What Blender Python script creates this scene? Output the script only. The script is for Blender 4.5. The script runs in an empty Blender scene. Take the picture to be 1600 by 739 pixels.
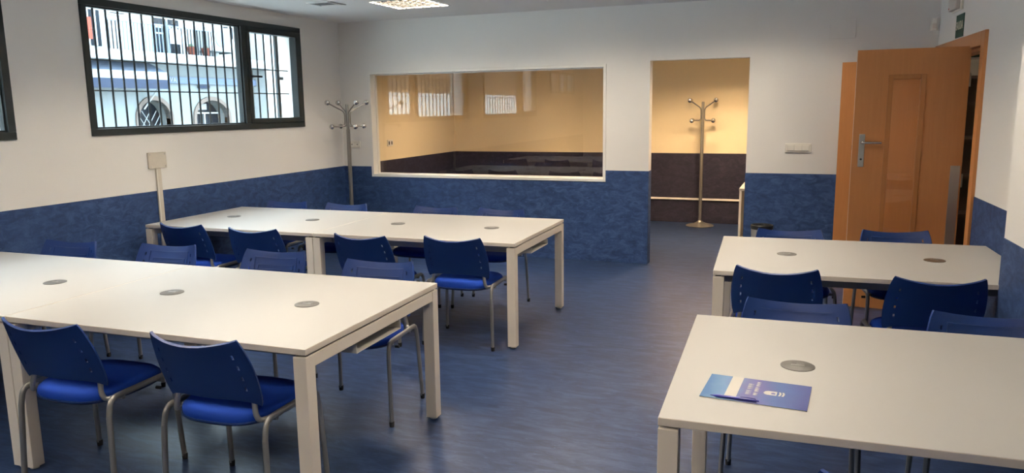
import bpy, bmesh, math, random
from mathutils import Vector, Matrix
random.seed(7)
SC = bpy.context.scene
COL = SC.collection
R_ = math.radians

# ------------------------------------------------------------------ camera
def cam_matrix(yaw, pitch, roll, loc):
    m = Matrix.Rotation(yaw, 3, 'Z') @ Matrix.Rotation(pitch, 3, 'X') @ Matrix.Rotation(roll, 3, 'Y')
    r, f, u = m.col[0], m.col[1], m.col[2]
    M = Matrix(((r.x, u.x, -f.x, loc[0]), (r.y, u.y, -f.y, loc[1]), (r.z, u.z, -f.z, loc[2]), (0, 0, 0, 1)))
    return M
cd = bpy.data.cameras.new('camera')
cd.sensor_width = 36.0; cd.sensor_fit = 'HORIZONTAL'
cd.lens = 1191.0 / 1600 * 36
cd.clip_start = 0.05; cd.clip_end = 200
cam = bpy.data.objects.new('camera', cd); COL.objects.link(cam)
cam.matrix_world = cam_matrix(0.3712, -0.1675, 0.0133, (5.1885, -7.818, 1.6408))
SC.camera = cam

# ------------------------------------------------------------------ world / exposure
w = bpy.data.worlds.new('overcast_sky'); SC.world = w; w.use_nodes = True
bg = w.node_tree.nodes['Background']
bg.inputs[0].default_value = (0.74, 0.88, 1.0, 1); bg.inputs[1].default_value = 12.0
SC.view_settings.view_transform = 'Standard'; SC.view_settings.look = 'None'
SC.view_settings.gamma = 1.0; SC.view_settings.use_curve_mapping = False
SC.view_settings.exposure = 0.94
LAMP = 115.0            # ceiling tubes of this room
LAMP_WARM = 540.0       # ceiling tubes of the room behind the glass
SC.cycles.use_denoising = True
SC.cycles.max_bounces = 10; SC.cycles.diffuse_bounces = 6; SC.cycles.transparent_max_bounces = 12
SC.cycles.sample_clamp_indirect = 6.0

# ------------------------------------------------------------------ materials
def mat(name, col, rough=0.5, metal=0.0, spec=0.5, bump=None, var=None, emit=None, coat=0.0):
    m = bpy.data.materials.new(name); m.use_nodes = True
    nt = m.node_tree; b = nt.nodes['Principled BSDF']
    b.inputs['Base Color'].default_value = (*col, 1); b.inputs['Roughness'].default_value = rough
    b.inputs['Metallic'].default_value = metal; b.inputs['Specular IOR Level'].default_value = spec
    if coat: b.inputs['Coat Weight'].default_value = coat
    if emit:
        b.inputs['Emission Color'].default_value = (*emit[0], 1); b.inputs['Emission Strength'].default_value = emit[1]
    if bump or var:
        tc = nt.nodes.new('ShaderNodeNewGeometry')
    if var:   # (scale, amount)
        n = nt.nodes.new('ShaderNodeTexNoise'); n.inputs['Scale'].default_value = var[0]; n.inputs['Detail'].default_value = 5
        nt.links.new(tc.outputs['Position'], n.inputs['Vector'])
        mx = nt.nodes.new('ShaderNodeMix'); mx.data_type = 'RGBA'
        mx.inputs[6].default_value = (*[c * (1 - var[1]) for c in col], 1); mx.inputs[7].default_value = (*[min(1, c * (1 + var[1])) for c in col], 1)
        nt.links.new(n.outputs['Fac'], mx.inputs[0]); nt.links.new(mx.outputs[2], b.inputs['Base Color'])
    if bump:  # (scale, strength)
        n = nt.nodes.new('ShaderNodeTexNoise'); n.inputs['Scale'].default_value = bump[0]; n.inputs['Detail'].default_value = 4
        nt.links.new(tc.outputs['Position'], n.inputs['Vector'])
        bp = nt.nodes.new('ShaderNodeBump'); bp.inputs['Strength'].default_value = bump[1]; bp.inputs['Distance'].default_value = 0.004
        nt.links.new(n.outputs['Fac'], bp.inputs['Height']); nt.links.new(bp.outputs['Normal'], b.inputs['Normal'])
    return m

def lino(name, dark, mid, light, rough, stretch=(1, 1, 1), spec=0.5):
    m = bpy.data.materials.new(name); m.use_nodes = True
    nt = m.node_tree; b = nt.nodes['Principled BSDF']; L = nt.links.new
    g = nt.nodes.new('ShaderNodeNewGeometry')
    mp = nt.nodes.new('ShaderNodeMapping'); mp.inputs['Scale'].default_value = stretch
    L(g.outputs['Position'], mp.inputs['Vector'])
    n1 = nt.nodes.new('ShaderNodeTexNoise'); n1.inputs['Scale'].default_value = 9; n1.inputs['Detail'].default_value = 8; n1.inputs['Roughness'].default_value = 0.68
    n1.inputs['Distortion'].default_value = 0.9
    n2 = nt.nodes.new('ShaderNodeTexNoise'); n2.inputs['Scale'].default_value = 34; n2.inputs['Detail'].default_value = 4; n2.inputs['Distortion'].default_value = 1.2
    L(mp.outputs[0], n1.inputs['Vector']); L(mp.outputs[0], n2.inputs['Vector'])
    r1 = nt.nodes.new('ShaderNodeValToRGB')
    r1.color_ramp.elements[0].position = 0.36; r1.color_ramp.elements[0].color = (*dark, 1)
    r1.color_ramp.elements[1].position = 0.66; r1.color_ramp.elements[1].color = (*light, 1)
    e = r1.color_ramp.elements.new(0.5); e.color = (*mid, 1)
    L(n1.outputs['Fac'], r1.inputs[0])
    r2 = nt.nodes.new('ShaderNodeValToRGB')
    r2.color_ramp.elements[0].position = 0.66; r2.color_ramp.elements[0].color = (0, 0, 0, 1)
    r2.color_ramp.elements[1].position = 0.80; r2.color_ramp.elements[1].color = (1, 1, 1, 1)
    L(n2.outputs['Fac'], r2.inputs[0])
    mx = nt.nodes.new('ShaderNodeMix'); mx.data_type = 'RGBA'
    mx.inputs[7].default_value = (*[min(1, c * 2.0 + .02) for c in light], 1)
    ml = nt.nodes.new('ShaderNodeMath'); ml.operation = 'MULTIPLY'; ml.inputs[1].default_value = 0.8
    L(r2.outputs[0], ml.inputs[0]); L(ml.outputs[0], mx.inputs[0]); L(r1.outputs[0], mx.inputs[6]); L(mx.outputs[2], b.inputs['Base Color'])
    b.inputs['Roughness'].default_value = rough; b.inputs['Specular IOR Level'].default_value = spec
    bp = nt.nodes.new('ShaderNodeBump'); bp.inputs['Strength'].default_value = 0.06; bp.inputs['Distance'].default_value = 0.003
    L(n2.outputs['Fac'], bp.inputs['Height']); L(bp.outputs[0], b.inputs['Normal'])
    return m

def wood(name, a, c, rough=0.4):
    m = bpy.data.materials.new(name); m.use_nodes = True
    nt = m.node_tree; b = nt.nodes['Principled BSDF']; L = nt.links.new
    g = nt.nodes.new('ShaderNodeNewGeometry'); mp = nt.nodes.new('ShaderNodeMapping'); mp.inputs['Scale'].default_value = (14, 14, 0.9)
    L(g.outputs['Position'], mp.inputs[0])
    n = nt.nodes.new('ShaderNodeTexNoise'); n.inputs['Scale'].default_value = 3; n.inputs['Detail'].default_value = 6; n.inputs['Distortion'].default_value = 0.6
    L(mp.outputs[0], n.inputs['Vector'])
    mx = nt.nodes.new('ShaderNodeMix'); mx.data_type = 'RGBA'; mx.inputs[6].default_value = (*a, 1); mx.inputs[7].default_value = (*c, 1)
    L(n.outputs['Fac'], mx.inputs[0]); L(mx.outputs[2], b.inputs['Base Color']); b.inputs['Roughness'].default_value = rough
    return m

def glass(name, tint=(1, 1, 1), ior=1.5):
    m = bpy.data.materials.new(name); m.use_nodes = True
    nt = m.node_tree; nt.nodes.clear(); L = nt.links.new
    o = nt.nodes.new('ShaderNodeOutputMaterial'); t = nt.nodes.new('ShaderNodeBsdfTransparent'); t.inputs[0].default_value = (*tint, 1)
    gl = nt.nodes.new('ShaderNodeBsdfGlossy'); gl.inputs['Roughness'].default_value = 0.0
    fr = nt.nodes.new('ShaderNodeFresnel'); ge = nt.nodes.new('ShaderNodeNewGeometry'); mr = nt.nodes.new('ShaderNodeMapRange')   # same fresnel on both faces of the thin pane
    mr.inputs[3].default_value = ior; mr.inputs[4].default_value = 1 / ior; L(ge.outputs['Backfacing'], mr.inputs[0]); L(mr.outputs[0], fr.inputs[0])
    mx = nt.nodes.new('ShaderNodeMixShader'); L(fr.outputs[0], mx.inputs[0]); L(t.outputs[0], mx.inputs[1]); L(gl.outputs[0], mx.inputs[2]); L(mx.outputs[0], o.inputs[0])
    return m

def emis(name, col, s):
    m = bpy.data.materials.new(name); m.use_nodes = True
    nt = m.node_tree; nt.nodes.clear(); o = nt.nodes.new('ShaderNodeOutputMaterial'); e = nt.nodes.new('ShaderNodeEmission')
    e.inputs[0].default_value = (*col, 1); e.inputs[1].default_value = s; nt.links.new(e.outputs[0], o.inputs[0]); return m

M = {}
M['wall'] = mat('wall_paint', (0.80, 0.78, 0.75), 0.9, spec=0.2, bump=(60, .12))
M['ceil'] = mat('ceiling_paint', (0.74, 0.73, 0.72), 0.95, spec=0.1, bump=(80, .08))
M['cream'] = mat('cream_wall_paint', (0.80, 0.69, 0.48), 0.9, spec=0.2, bump=(60, .12))
M['lino_wall'] = lino('blue_lino_cladding', (.009, .025, .080), (.016, .041, .122), (.036, .070, .170), 0.62, (1, 1, 1.9), 0.3)
M['lino_floor'] = lino('blue_lino_floor', (.008, .017, .050), (.016, .032, .086), (.040, .066, .140), 0.34, (0.6, 2.2, 1), 0.38)
M['lino_plum'] = lino('plum_lino_cladding', (.010, .009, .020), (.015, .013, .028), (.028, .024, .044), 0.62, (1, 1, 1.9), 0.3)
M['frame_white'] = mat('white_lacquer', (0.80, 0.78, 0.74), 0.4)
M['plug'] = mat('white_plastic', (0.80, 0.77, 0.70), 0.4)
M['beige'] = mat('beige_plastic', (0.60, 0.55, 0.47), 0.5, var=(30, .06))
M['dark'] = mat('dark_slot', (0.02, 0.02, 0.02), 0.6)
M['anthracite'] = mat('anthracite_aluminium', (0.018, 0.024, 0.026), 0.42, spec=0.3)
M['iron'] = mat('dark_painted_iron', (0.010, 0.013, 0.015), 0.6, spec=0.12)
M['iron_grey'] = mat('grey_painted_iron', (0.055, 0.065, 0.07), 0.6, spec=0.12)
M['glass'] = glass('clear_glass')
M['glass_win'] = glass('window_glass', (.93, .97, .97))
M['frost'] = mat('frosted_glass', (0.55, 0.56, 0.55), 0.6)
M['wood'] = wood('beech_veneer', (.49, .198, .062), (.58, .250, .086))
M['wood_edge'] = wood('beech_bead', (.38, .15, .045), (.47, .20, .06))
M['steel'] = mat('brushed_steel', (0.50, 0.49, 0.47), 0.32, 1.0)
M['grey_metal'] = mat('grey_lacquered_tube', (0.30, 0.298, 0.29), 0.34, 0.6)
M['chrome'] = mat('chrome', (0.62, 0.61, 0.60), 0.14, 1.0)
M['coat_metal'] = mat('grey_stand_metal', (0.27, 0.26, 0.245), 0.36, 0.7)
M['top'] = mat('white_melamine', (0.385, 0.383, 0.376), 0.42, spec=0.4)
M['top_edge'] = mat('melamine_edge', (0.72, 0.65, 0.56), 0.5)
M['leg'] = mat('cream_steel_leg', (0.80, 0.72, 0.62), 0.45, spec=0.5)
M['tray'] = mat('pale_cable_tray', (0.60, 0.57, 0.52), 0.5)
M['underside'] = mat('grey_beam', (0.30, 0.29, 0.28), 0.5)
M['grommet'] = mat('satin_grommet', (0.105, 0.103, 0.10), 0.5, 0.15)
M['grommet_brown'] = mat('tarnished_grommet', (0.10, 0.062, 0.035), 0.45, 0.3)
M['plastic_blue'] = mat('blue_polypropylene', (0.0044, 0.0205, 0.104), 0.45, spec=0.22, bump=(400, .05))
M['fabric_blue'] = mat('blue_upholstery', (0.004, 0.034, 0.27), 0.85, spec=0.2, bump=(900, .25))
M['black'] = mat('black_rubber', (0.012, 0.012, 0.013), 0.6)
M['bin'] = mat('grey_bin_metal', (0.40, 0.39, 0.36), 0.4, 0.5)
M['sign_green'] = mat('green_sign', (0.015, 0.075, 0.045), 0.5)
M['sign_white'] = mat('sign_lettering', (0.70, 0.70, 0.55), 0.5)
M['paper'] = mat('white_paper', (0.47, 0.46, 0.43), 0.7)
M['pen'] = mat('blue_pen', (0.012, 0.014, 0.22), 0.3)
M['lens'] = mat('milky_lens', (0.62, 0.55, 0.50), 0.35)
M['mirror_white'] = mat('white_louvre', (0.82, 0.80, 0.76), 0.35, spec=0.6)
M['lip'] = mat('added_grey_lip', (0.06, 0.055, 0.05), 0.5, spec=0.2)  # dark tone set so the lit louvre does not burn out
M['alu'] = mat('satin_aluminium_louvre', (0.80, 0.79, 0.77), 0.10, 1.0)
M['tube'] = emis('fluorescent_tube', (1.0, 0.86, 0.68), LAMP)
M['tube_off'] = mat('dark_fluorescent_tube', (0.7, 0.7, 0.68), 0.4)
M['tube_warm'] = emis('warm_fluorescent_tube', (1.0, 0.70, 0.42), LAMP_WARM)
M['tube_hall_fill'] = emis('hall_fill_tube', (1.0, 0.84, 0.62), 45)  # added fill light, keeps the slot beside the door from going black
M['tube_warm_dim'] = emis('dim_warm_fluorescent_tube', (1.0, 0.70, 0.42), LAMP_WARM * .42)
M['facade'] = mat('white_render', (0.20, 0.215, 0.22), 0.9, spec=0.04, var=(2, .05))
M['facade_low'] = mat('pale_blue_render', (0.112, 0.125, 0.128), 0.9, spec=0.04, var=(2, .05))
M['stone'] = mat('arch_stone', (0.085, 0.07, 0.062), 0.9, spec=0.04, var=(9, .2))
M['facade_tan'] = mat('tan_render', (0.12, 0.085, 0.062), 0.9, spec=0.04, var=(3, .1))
M['awn_light'] = mat('pale_blue_canvas', (0.095, 0.12, 0.165), 0.8, spec=0.04)
M['awn_dark'] = mat('slate_blue_canvas', (0.02, 0.026, 0.042), 0.8, spec=0.04)
M['fascia'] = mat('blue_fascia', (0.075, 0.098, 0.15), 0.8, spec=0.04)
M['dark_glass'] = mat('dark_window_glass', (0.006, 0.009, 0.013), 0.25, spec=0.04)
M['terracotta'] = mat('terracotta', (0.10, 0.03, 0.02), 0.8, spec=0.04)
M['red_cloth'] = mat('red_towel', (0.17, 0.042, 0.03), 0.9, spec=0.04)
M['white_cloth'] = mat('white_cloth', (0.19, 0.195, 0.21), 0.9, spec=0.04)
M['sunlit'] = mat('sunlit_white_render', (0.80, 0.80, 0.78), 0.9, var=(2, .04))  # sunlight put into the colour, so its mirror image shows bright
M['far_iron'] = mat('black_railing_iron', (0.006, 0.007, 0.009), 0.7, spec=0.04)
M['street'] = mat('grey_paving', (0.25, 0.25, 0.24), 0.9, var=(4, .1))
M['hall_dark'] = mat('dark_brown_shelf', (0.05, 0.026, 0.018), 0.6)

def booklet_mat():
    m = bpy.data.materials.new('blue_cover_print'); m.use_nodes = True
    nt = m.node_tree; b = nt.nodes['Principled BSDF']; L = nt.links.new
    tc = nt.nodes.new('ShaderNodeTexCoord'); sp = nt.nodes.new('ShaderNodeSeparateXYZ'); L(tc.outputs['Object'], sp.inputs[0])
    r = nt.nodes.new('ShaderNodeValToRGB'); cr = r.color_ramp
    cr.elements[0].position = 0.0; cr.elements[0].color = (.07, .17, .36, 1)
    cr.elements[1].position = 1.0; cr.elements[1].color = (.075, .09, .25, 1)
    for p, c in ((.2, (.13, .24, .42)), (.38, (.13, .14, .32)), (.5, (.13, .12, .31)), (.7, (.08, .13, .32))):
        e = cr.elements.new(p); e.color = (*c, 1)
    mr = nt.nodes.new('ShaderNodeMapRange'); mr.inputs[1].default_value = -.155; mr.inputs[2].default_value = .155
    L(sp.outputs[0], mr.inputs[0])
    n = nt.nodes.new('ShaderNodeTexNoise'); n.inputs['Scale'].default_value = 9; n.inputs['Detail'].default_value = 3
    L(tc.outputs['Object'], n.inputs['Vector'])
    ad = nt.nodes.new('ShaderNodeMath'); ad.operation = 'MULTIPLY_ADD'; ad.inputs[1].default_value = .35; L(n.outputs['Fac'], ad.inputs[0])
    sb = nt.nodes.new('ShaderNodeMath'); sb.operation = 'SUBTRACT'; sb.inputs[1].default_value = .175
    L(mr.outputs[0], ad.inputs[2]); L(ad.outputs[0], sb.inputs[0]); L(sb.outputs[0], r.inputs[0]); L(r.outputs[0], b.inputs['Base Color'])
    b.inputs['Roughness'].default_value = 0.22
    return m
M['cover'] = booklet_mat()

# ------------------------------------------------------------------ mesh helpers
class MB:
    def __init__(s): s.v = []; s.f = []
    def box(s, a, b):
        x0, y0, z0 = a; x1, y1, z1 = b; n = len(s.v)
        s.v += [(x0, y0, z0), (x1, y0, z0), (x1, y1, z0), (x0, y1, z0), (x0, y0, z1), (x1, y0, z1), (x1, y1, z1), (x0, y1, z1)]
        s.f += [tuple(n + i for i in q) for q in ((3, 2, 1, 0), (4, 5, 6, 7), (0, 1, 5, 4), (1, 2, 6, 5), (2, 3, 7, 6), (3, 0, 4, 7))]
        return s
    def tube(s, pts, r, seg=10, flat=1.0, cap=True):
        pts = [Vector(p) for p in pts]; rings = []; up = None
        for i, p in enumerate(pts):
            t = (pts[min(i + 1, len(pts) - 1)] - pts[max(i - 1, 0)]).normalized()
            if up is None: up = Vector((0, 0, 1)) if abs(t.z) < .9 else Vector((0, 1, 0))
            a = (up - t * up.dot(t)).normalized(); b = t.cross(a); up = a
            rr = r[i] if isinstance(r, (list, tuple)) else r
            n = len(s.v); s.v += [tuple(p + a * (math.cos(2 * math.pi * k / seg) * rr) + b * (math.sin(2 * math.pi * k / seg) * rr * flat)) for k in range(seg)]
            rings.append(n)
        for i in range(len(rings) - 1):
            for k in range(seg):
                s.f.append((rings[i] + k, rings[i] + (k + 1) % seg, rings[i + 1] + (k + 1) % seg, rings[i + 1] + k))
        if cap:
            s.f.append(tuple(rings[0] + k for k in reversed(range(seg)))); s.f.append(tuple(rings[-1] + k for k in range(seg)))
        return s
    def lathe(s, prof, seg=24, c=(0, 0, 0)):
        rings = []
        for (r, z) in prof:
            n = len(s.v); s.v += [(c[0] + r * math.cos(2 * math.pi * k / seg), c[1] + r * math.sin(2 * math.pi * k / seg), c[2] + z) for k in range(seg)]; rings.append(n)
        for i in range(len(rings) - 1):
            for k in range(seg):
                s.f.append((rings[i] + k, rings[i] + (k + 1) % seg, rings[i + 1] + (k + 1) % seg, rings[i + 1] + k))
        s.f.append(tuple(rings[0] + k for k in reversed(range(seg)))); s.f.append(tuple(rings[-1] + k for k in range(seg)))
        return s
    def prism(s, poly, z0, z1, axis='z'):
        n = len(s.v); k = len(poly)
        def P(a, b, h): return {'z': (a, b, h), 'x': (h, a, b), 'y': (a, h, b)}[axis]
        s.v += [P(a, b, z0) for a, b in poly] + [P(a, b, z1) for a, b in poly]
        s.f.append(tuple(n + i for i in reversed(range(k)))); s.f.append(tuple(n + k + i for i in range(k)))
        for i in range(k): s.f.append((n + i, n + (i + 1) % k, n + k + (i + 1) % k, n + k + i))
        return s
    def sphere(s, c, r, seg=12):
        h = seg // 2
        return s.lathe([(r * math.sin(math.pi * (i + .02) / (h + .04)), -r * math.cos(math.pi * (i + .02) / (h + .04))) for i in range(h + 1)], seg, c)
    def mesh(s, name, smooth=False):
        me = bpy.data.meshes.new(name); me.from_pydata(s.v, [], s.f); me.update()
        bm = bmesh.new(); bm.from_mesh(me); bmesh.ops.recalc_face_normals(bm, faces=bm.faces); bm.to_mesh(me); bm.free()
        if smooth:
            for p in me.polygons: p.use_smooth = True
            try: me.set_sharp_from_angle(angle=R_(40))
            except Exception: pass
        return me
    def build(s, name, m, parent=None, smooth=False, bevel=0):
        me = s.mesh(name, smooth); me.materials.append(M[m] if isinstance(m, str) else m)
        return link(name, me, parent, bevel)

def link(name, me, parent=None, bevel=0):
    o = bpy.data.objects.new(name, me); COL.objects.link(o)
    if parent: o.parent = parent
    if bevel:
        bv = o.modifiers.new('bevel', 'BEVEL'); bv.width = bevel; bv.segments = 2; bv.limit_method = 'ANGLE'
    return o
def empty(name, loc=(0, 0, 0), rz=0):
    o = bpy.data.objects.new(name, None); COL.objects.link(o); o.location = loc; o.rotation_euler = (0, 0, rz); o.empty_display_size = .1
    return o
def tag(o, label, cat, group=None, kind=None):
    o['label'] = label; o['category'] = cat
    if group: o['group'] = group
    if kind: o['kind'] = kind
    return o
def struct(o, label, cat): return tag(o, label, cat, kind='structure')
def copy_tree(o, parent=None):
    c = o.copy(); COL.objects.link(c); c.parent = parent
    if parent: c.matrix_parent_inverse = o.matrix_parent_inverse
    for ch in list(o.children): copy_tree(ch, c)
    return c
def box(a, b): return MB().box(a, b)
def text_mesh(txt, size, depth=.001):
    cu = bpy.data.curves.new('lettering', 'FONT'); cu.body = txt; cu.size = size; cu.extrude = depth; cu.align_x = 'CENTER'; cu.align_y = 'CENTER'
    t = bpy.data.objects.new('lettering', cu); COL.objects.link(t)
    bpy.context.view_layer.update()
    me = bpy.data.meshes.new_from_object(t.evaluated_get(bpy.context.evaluated_depsgraph_get()))
    bpy.data.objects.remove(t); bpy.data.curves.remove(cu)
    return me
def bend(pts, rad, n=5):
    pts = [Vector(p) for p in pts]; out = [pts[0]]
    for i in range(1, len(pts) - 1):
        a, b, c = pts[i - 1], pts[i], pts[i + 1]
        r = min(rad, (a - b).length * .49, (c - b).length * .49)
        p0 = b + (a - b).normalized() * r; p1 = b + (c - b).normalized() * r
        for k in range(n + 1):
            t = k / n; out.append(p0 * (1 - t) ** 2 + b * 2 * t * (1 - t) + p1 * t * t)
    out.append(pts[-1]); return out

# ------------------------------------------------------------------ dimensions
H = 2.638            # ceiling
WZ = 0.978           # top of the blue cladding
YR = -10.2           # rear wall
YO = 3.08            # far wall of the room behind the glass
GX0, GX1, GZ0, GZ1 = 0.382, 3.211, 0.858, 2.070
DX0, DX1, DZ = 3.661, 4.620, 2.088
W1 = (-3.44, -0.74, 1.464, 2.512)     # y0 y1 z0 z1 of window 1
W2 = (-6.75, -4.05, 1.464, 2.512)
W3 = (-9.45, -7.65, 1.93, 2.40)
TH = 0.30            # outer wall thickness
RW = lambda y: 6.21 - .052 * y        # right wall runs slightly askew
RWANG = -math.atan(.052)

# ------------------------------------------------------------------ structure
struct(box((-.0, YR, -.12), (9.0, YO + .12, 0)).build('floor', 'lino_floor'), 'blue marbled linoleum floor with soft sheen', 'floor')

def wall_with_holes(u0, u1, z0, z1, holes):
    us = sorted({u0, u1, *[h[0] for h in holes], *[h[1] for h in holes]}); zs = sorted({z0, z1, *[h[2] for h in holes], *[h[3] for h in holes]})
    cells = []
    for i in range(len(us) - 1):
        run = None
        for j in range(len(zs) - 1):
            c = ((us[i] + us[i + 1]) / 2, (zs[j] + zs[j + 1]) / 2)
            inside = any(h[0] < c[0] < h[1] and h[2] < c[1] < h[3] for h in holes)
            if inside:
                if run: cells.append((us[i], us[i + 1], *run)); run = None
            else: run = (run[0] if run else zs[j], zs[j + 1])
        if run: cells.append((us[i], us[i + 1], *run))
    return cells
# ceiling with a recess for every lamp and for the air vent
LAMPS = [(1.545, -1.08, 'tube', 'lit square louvre lamp in the ceiling above the far table row'),
         (3.10, -1.02, 'tube', 'square louvre lamp whose edge just shows above the glazed panel'),
         (1.545, -3.25, 'tube', 'square louvre lamp above the near left tables, out of the picture'),
         (3.10, -3.25, 'tube', 'square louvre lamp above the aisle, out of the picture'),
         (4.90, -3.25, 'tube', 'square louvre lamp above the table by the door, out of the picture'),
         (4.66, -1.02, 'tube', 'added square louvre lamp near the wooden door, out of the picture'),  # unseen lamp added to brighten the wall and door here
         (1.545, -7.6, 'tube', 'square louvre lamp left of the viewer, out of the picture'),
         (3.10, -7.6, 'tube', 'added square louvre lamp behind the viewer, out of the picture'),  # unseen lamp added to light the faces turned towards the camera
         (4.90, -7.6, 'tube', 'square louvre lamp above the viewer, out of the picture'),
         (7.05, -.3, 'tube_hall_fill', 'added square louvre lamp in the hallway beyond the wooden door'),  # unseen lamp added to lighten the hallway
         (1.545, -5.3, 'tube', 'square louvre lamp over the left foreground, out of the picture'),
         (3.10, -5.3, 'tube', 'square louvre lamp over the middle foreground, out of the picture'),
         (4.90, -5.3, 'tube', 'square louvre lamp over the booklet table, out of the picture'),
         (1.6, 1.45, 'tube_warm_dim', 'warm square louvre lamp of the cream room, behind the glazed panel'),
         (4.15, 1.40, 'tube_warm', 'warm square louvre lamp of the cream room, beyond the doorway')]
VENT = (.825, -1.45, .10)
holes = [(x - .282, x + .282, y - .282, y + .282) for x, y, _, _ in LAMPS] + [(VENT[0] - VENT[2], VENT[0] + VENT[2], VENT[1] - VENT[2], VENT[1] + VENT[2])]
mb = MB()
for (a, b, c, d_) in wall_with_holes(-TH, 9.0, YR - .12, YO + .12, holes): mb.box((a, c, H), (b, d_, H + .12))
mb.box((-TH, YR - .12, H + .12), (9.0, YO + .12, H + .16))
struct(mb.build('ceiling', 'ceil'), 'plain off white ceiling', 'ceiling')
mb = MB()
ins = lambda w, d: (w[0] + d, w[1] - d, w[2] + d, w[3] - d)
for (a, b, c, d) in wall_with_holes(YR, YO, 0, H, [ins(W1, .04), ins(W2, .04), ins(W3, .03)]): mb.box((-TH, a, c), (0, b, d))
struct(mb.build('wall_left', 'wall'), 'white painted wall with dark framed windows', 'wall')
mb = MB()
for (a, b, c, d) in wall_with_holes(0, 6.21, 0, H, [(GX0 + .02, GX1 - .02, GZ0 + .02, GZ1 - .02), (DX0, DX1, 0, DZ)]): mb.box((a, 0, c), (b, .13, d))
struct(mb.build('wall_back', 'wall'), 'white painted wall with glazed panel and open doorway', 'wall')
struct(box((-TH, YR - .12, 0), (9.0, YR, H)).build('wall_rear', 'wall'), 'white painted wall behind the viewer', 'wall')

# right wall in its own skewed frame: local s runs towards the camera, n points into the room
rw = Matrix.Translation((6.21, 0, 0)) @ Matrix(((.052 / 1.00135, -1 / 1.00135, 0, 0), (-1 / 1.00135, -.052 / 1.00135, 0, 0), (0, 0, 1, 0), (0, 0, 0, 1)))
def on_right(o): o.matrix_world = rw; return o
SD0, SD1 = 0.18, 1.55
mb = MB()
for (a, b, c, d) in wall_with_holes(0, 10.4, 0, H, [(SD0, SD1, 0, 2.04)]): mb.box((a, -.14, c), (b, 0, d))
struct(on_right(mb.build('wall_right', 'wall')), 'white painted wall with the wooden double door', 'wall')
PS0, PS1, PN = 3.49, 3.93, 0.285
struct(on_right(box((PS0, 0, 0), (PS1, PN, H)).build('wall_pillar', 'wall')), 'white pillar jutting out of the right wall', 'pillar')

# blue linoleum cladding
def trim(n, mb, label, right=False, m_='lino_wall'):
    o = mb.build('trim_%d' % n, m_)
    if right: on_right(o)
    struct(o, label, 'wall cladding')
trim(1, box((0, YR, 0), (.005, 0, WZ)), 'blue lino cladding along the lower window wall')
t = MB()
t.box((0.005, -.005, 0), (GX0, 0, WZ)); t.box((GX0, -.005, 0), (GX1, 0, GZ0)); t.box((GX1, -.005, 0), (DX0, 0, WZ))
trim(2, t, 'blue lino cladding below the glazed panel')
trim(3, box((DX1, -.005, 0), (6.20, 0, WZ)), 'blue lino cladding between doorway and wooden door')
t = MB().box((1.655, 0, 0), (PS0, .005, WZ)); trim(4, t, 'blue lino cladding right of the wooden door', True)
t = MB().box((PS0 - .005, 0.005, 0), (PS0, PN + .005, WZ)); t.box((PS0, PN, 0), (PS1, PN + .005, WZ)); t.box((PS1, .005, 0), (PS1 + .005, PN + .005, WZ))
trim(5, t, 'blue lino cladding around the white pillar', True)
trim(6, box((PS1, 0, 0), (10.3, .005, WZ)), 'blue lino cladding on the right wall past the pillar', True)
# jamb faces of the doorway
t = MB().box((DX0 - .0, 0, 0), (DX0 + .004, .13, WZ)); t.box((DX1 - .004, 0, 0), (DX1, .13, WZ))
trim(7, t, 'blue lino cladding on the doorway jambs')
# room behind
t = MB().box((0, .13, 0), (.005, YO, WZ)); t.box((.005, YO - .005, 0), (6.21, YO, WZ))
trim(8, t, 'dark plum lino cladding in the cream room behind', m_='lino_plum')
struct(box((-TH, YO, 0), (6.33, YO + .12, H)).build('wall_far', 'cream'), 'cream wall of the room behind the glass', 'wall')
struct(box((6.21, .13, 0), (6.33, YO, H)).build('wall_side', 'cream'), 'cream side wall of the room behind the glass', 'wall')
struct(box((0, .13, WZ), (.004, YO, H)).build('wall_inner_left', 'cream'), 'cream wall with socket seen through the glazed panel', 'wall')
t = MB()
for (a, b, c, d) in wall_with_holes(0.005, 6.21, 0, H, [(GX0 + .02, GX1 - .02, GZ0 + .02, GZ1 - .02), (DX0, DX1, 0, DZ)]): t.box((a, .13, c), (b, .134, d))
struct(t.build('wall_inner_back', 'cream'), 'cream rear face of the glazed partition', 'wall')
# hallway beyond the wooden door
t = MB().box((7.75, YR, 0), (7.87, 1.6, H)); t.box((6.33, 1.6, 0), (7.87, 1.72, H))
struct(t.build('wall_hallway', 'wall'), 'hallway wall glimpsed past the door', 'wall')

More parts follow.
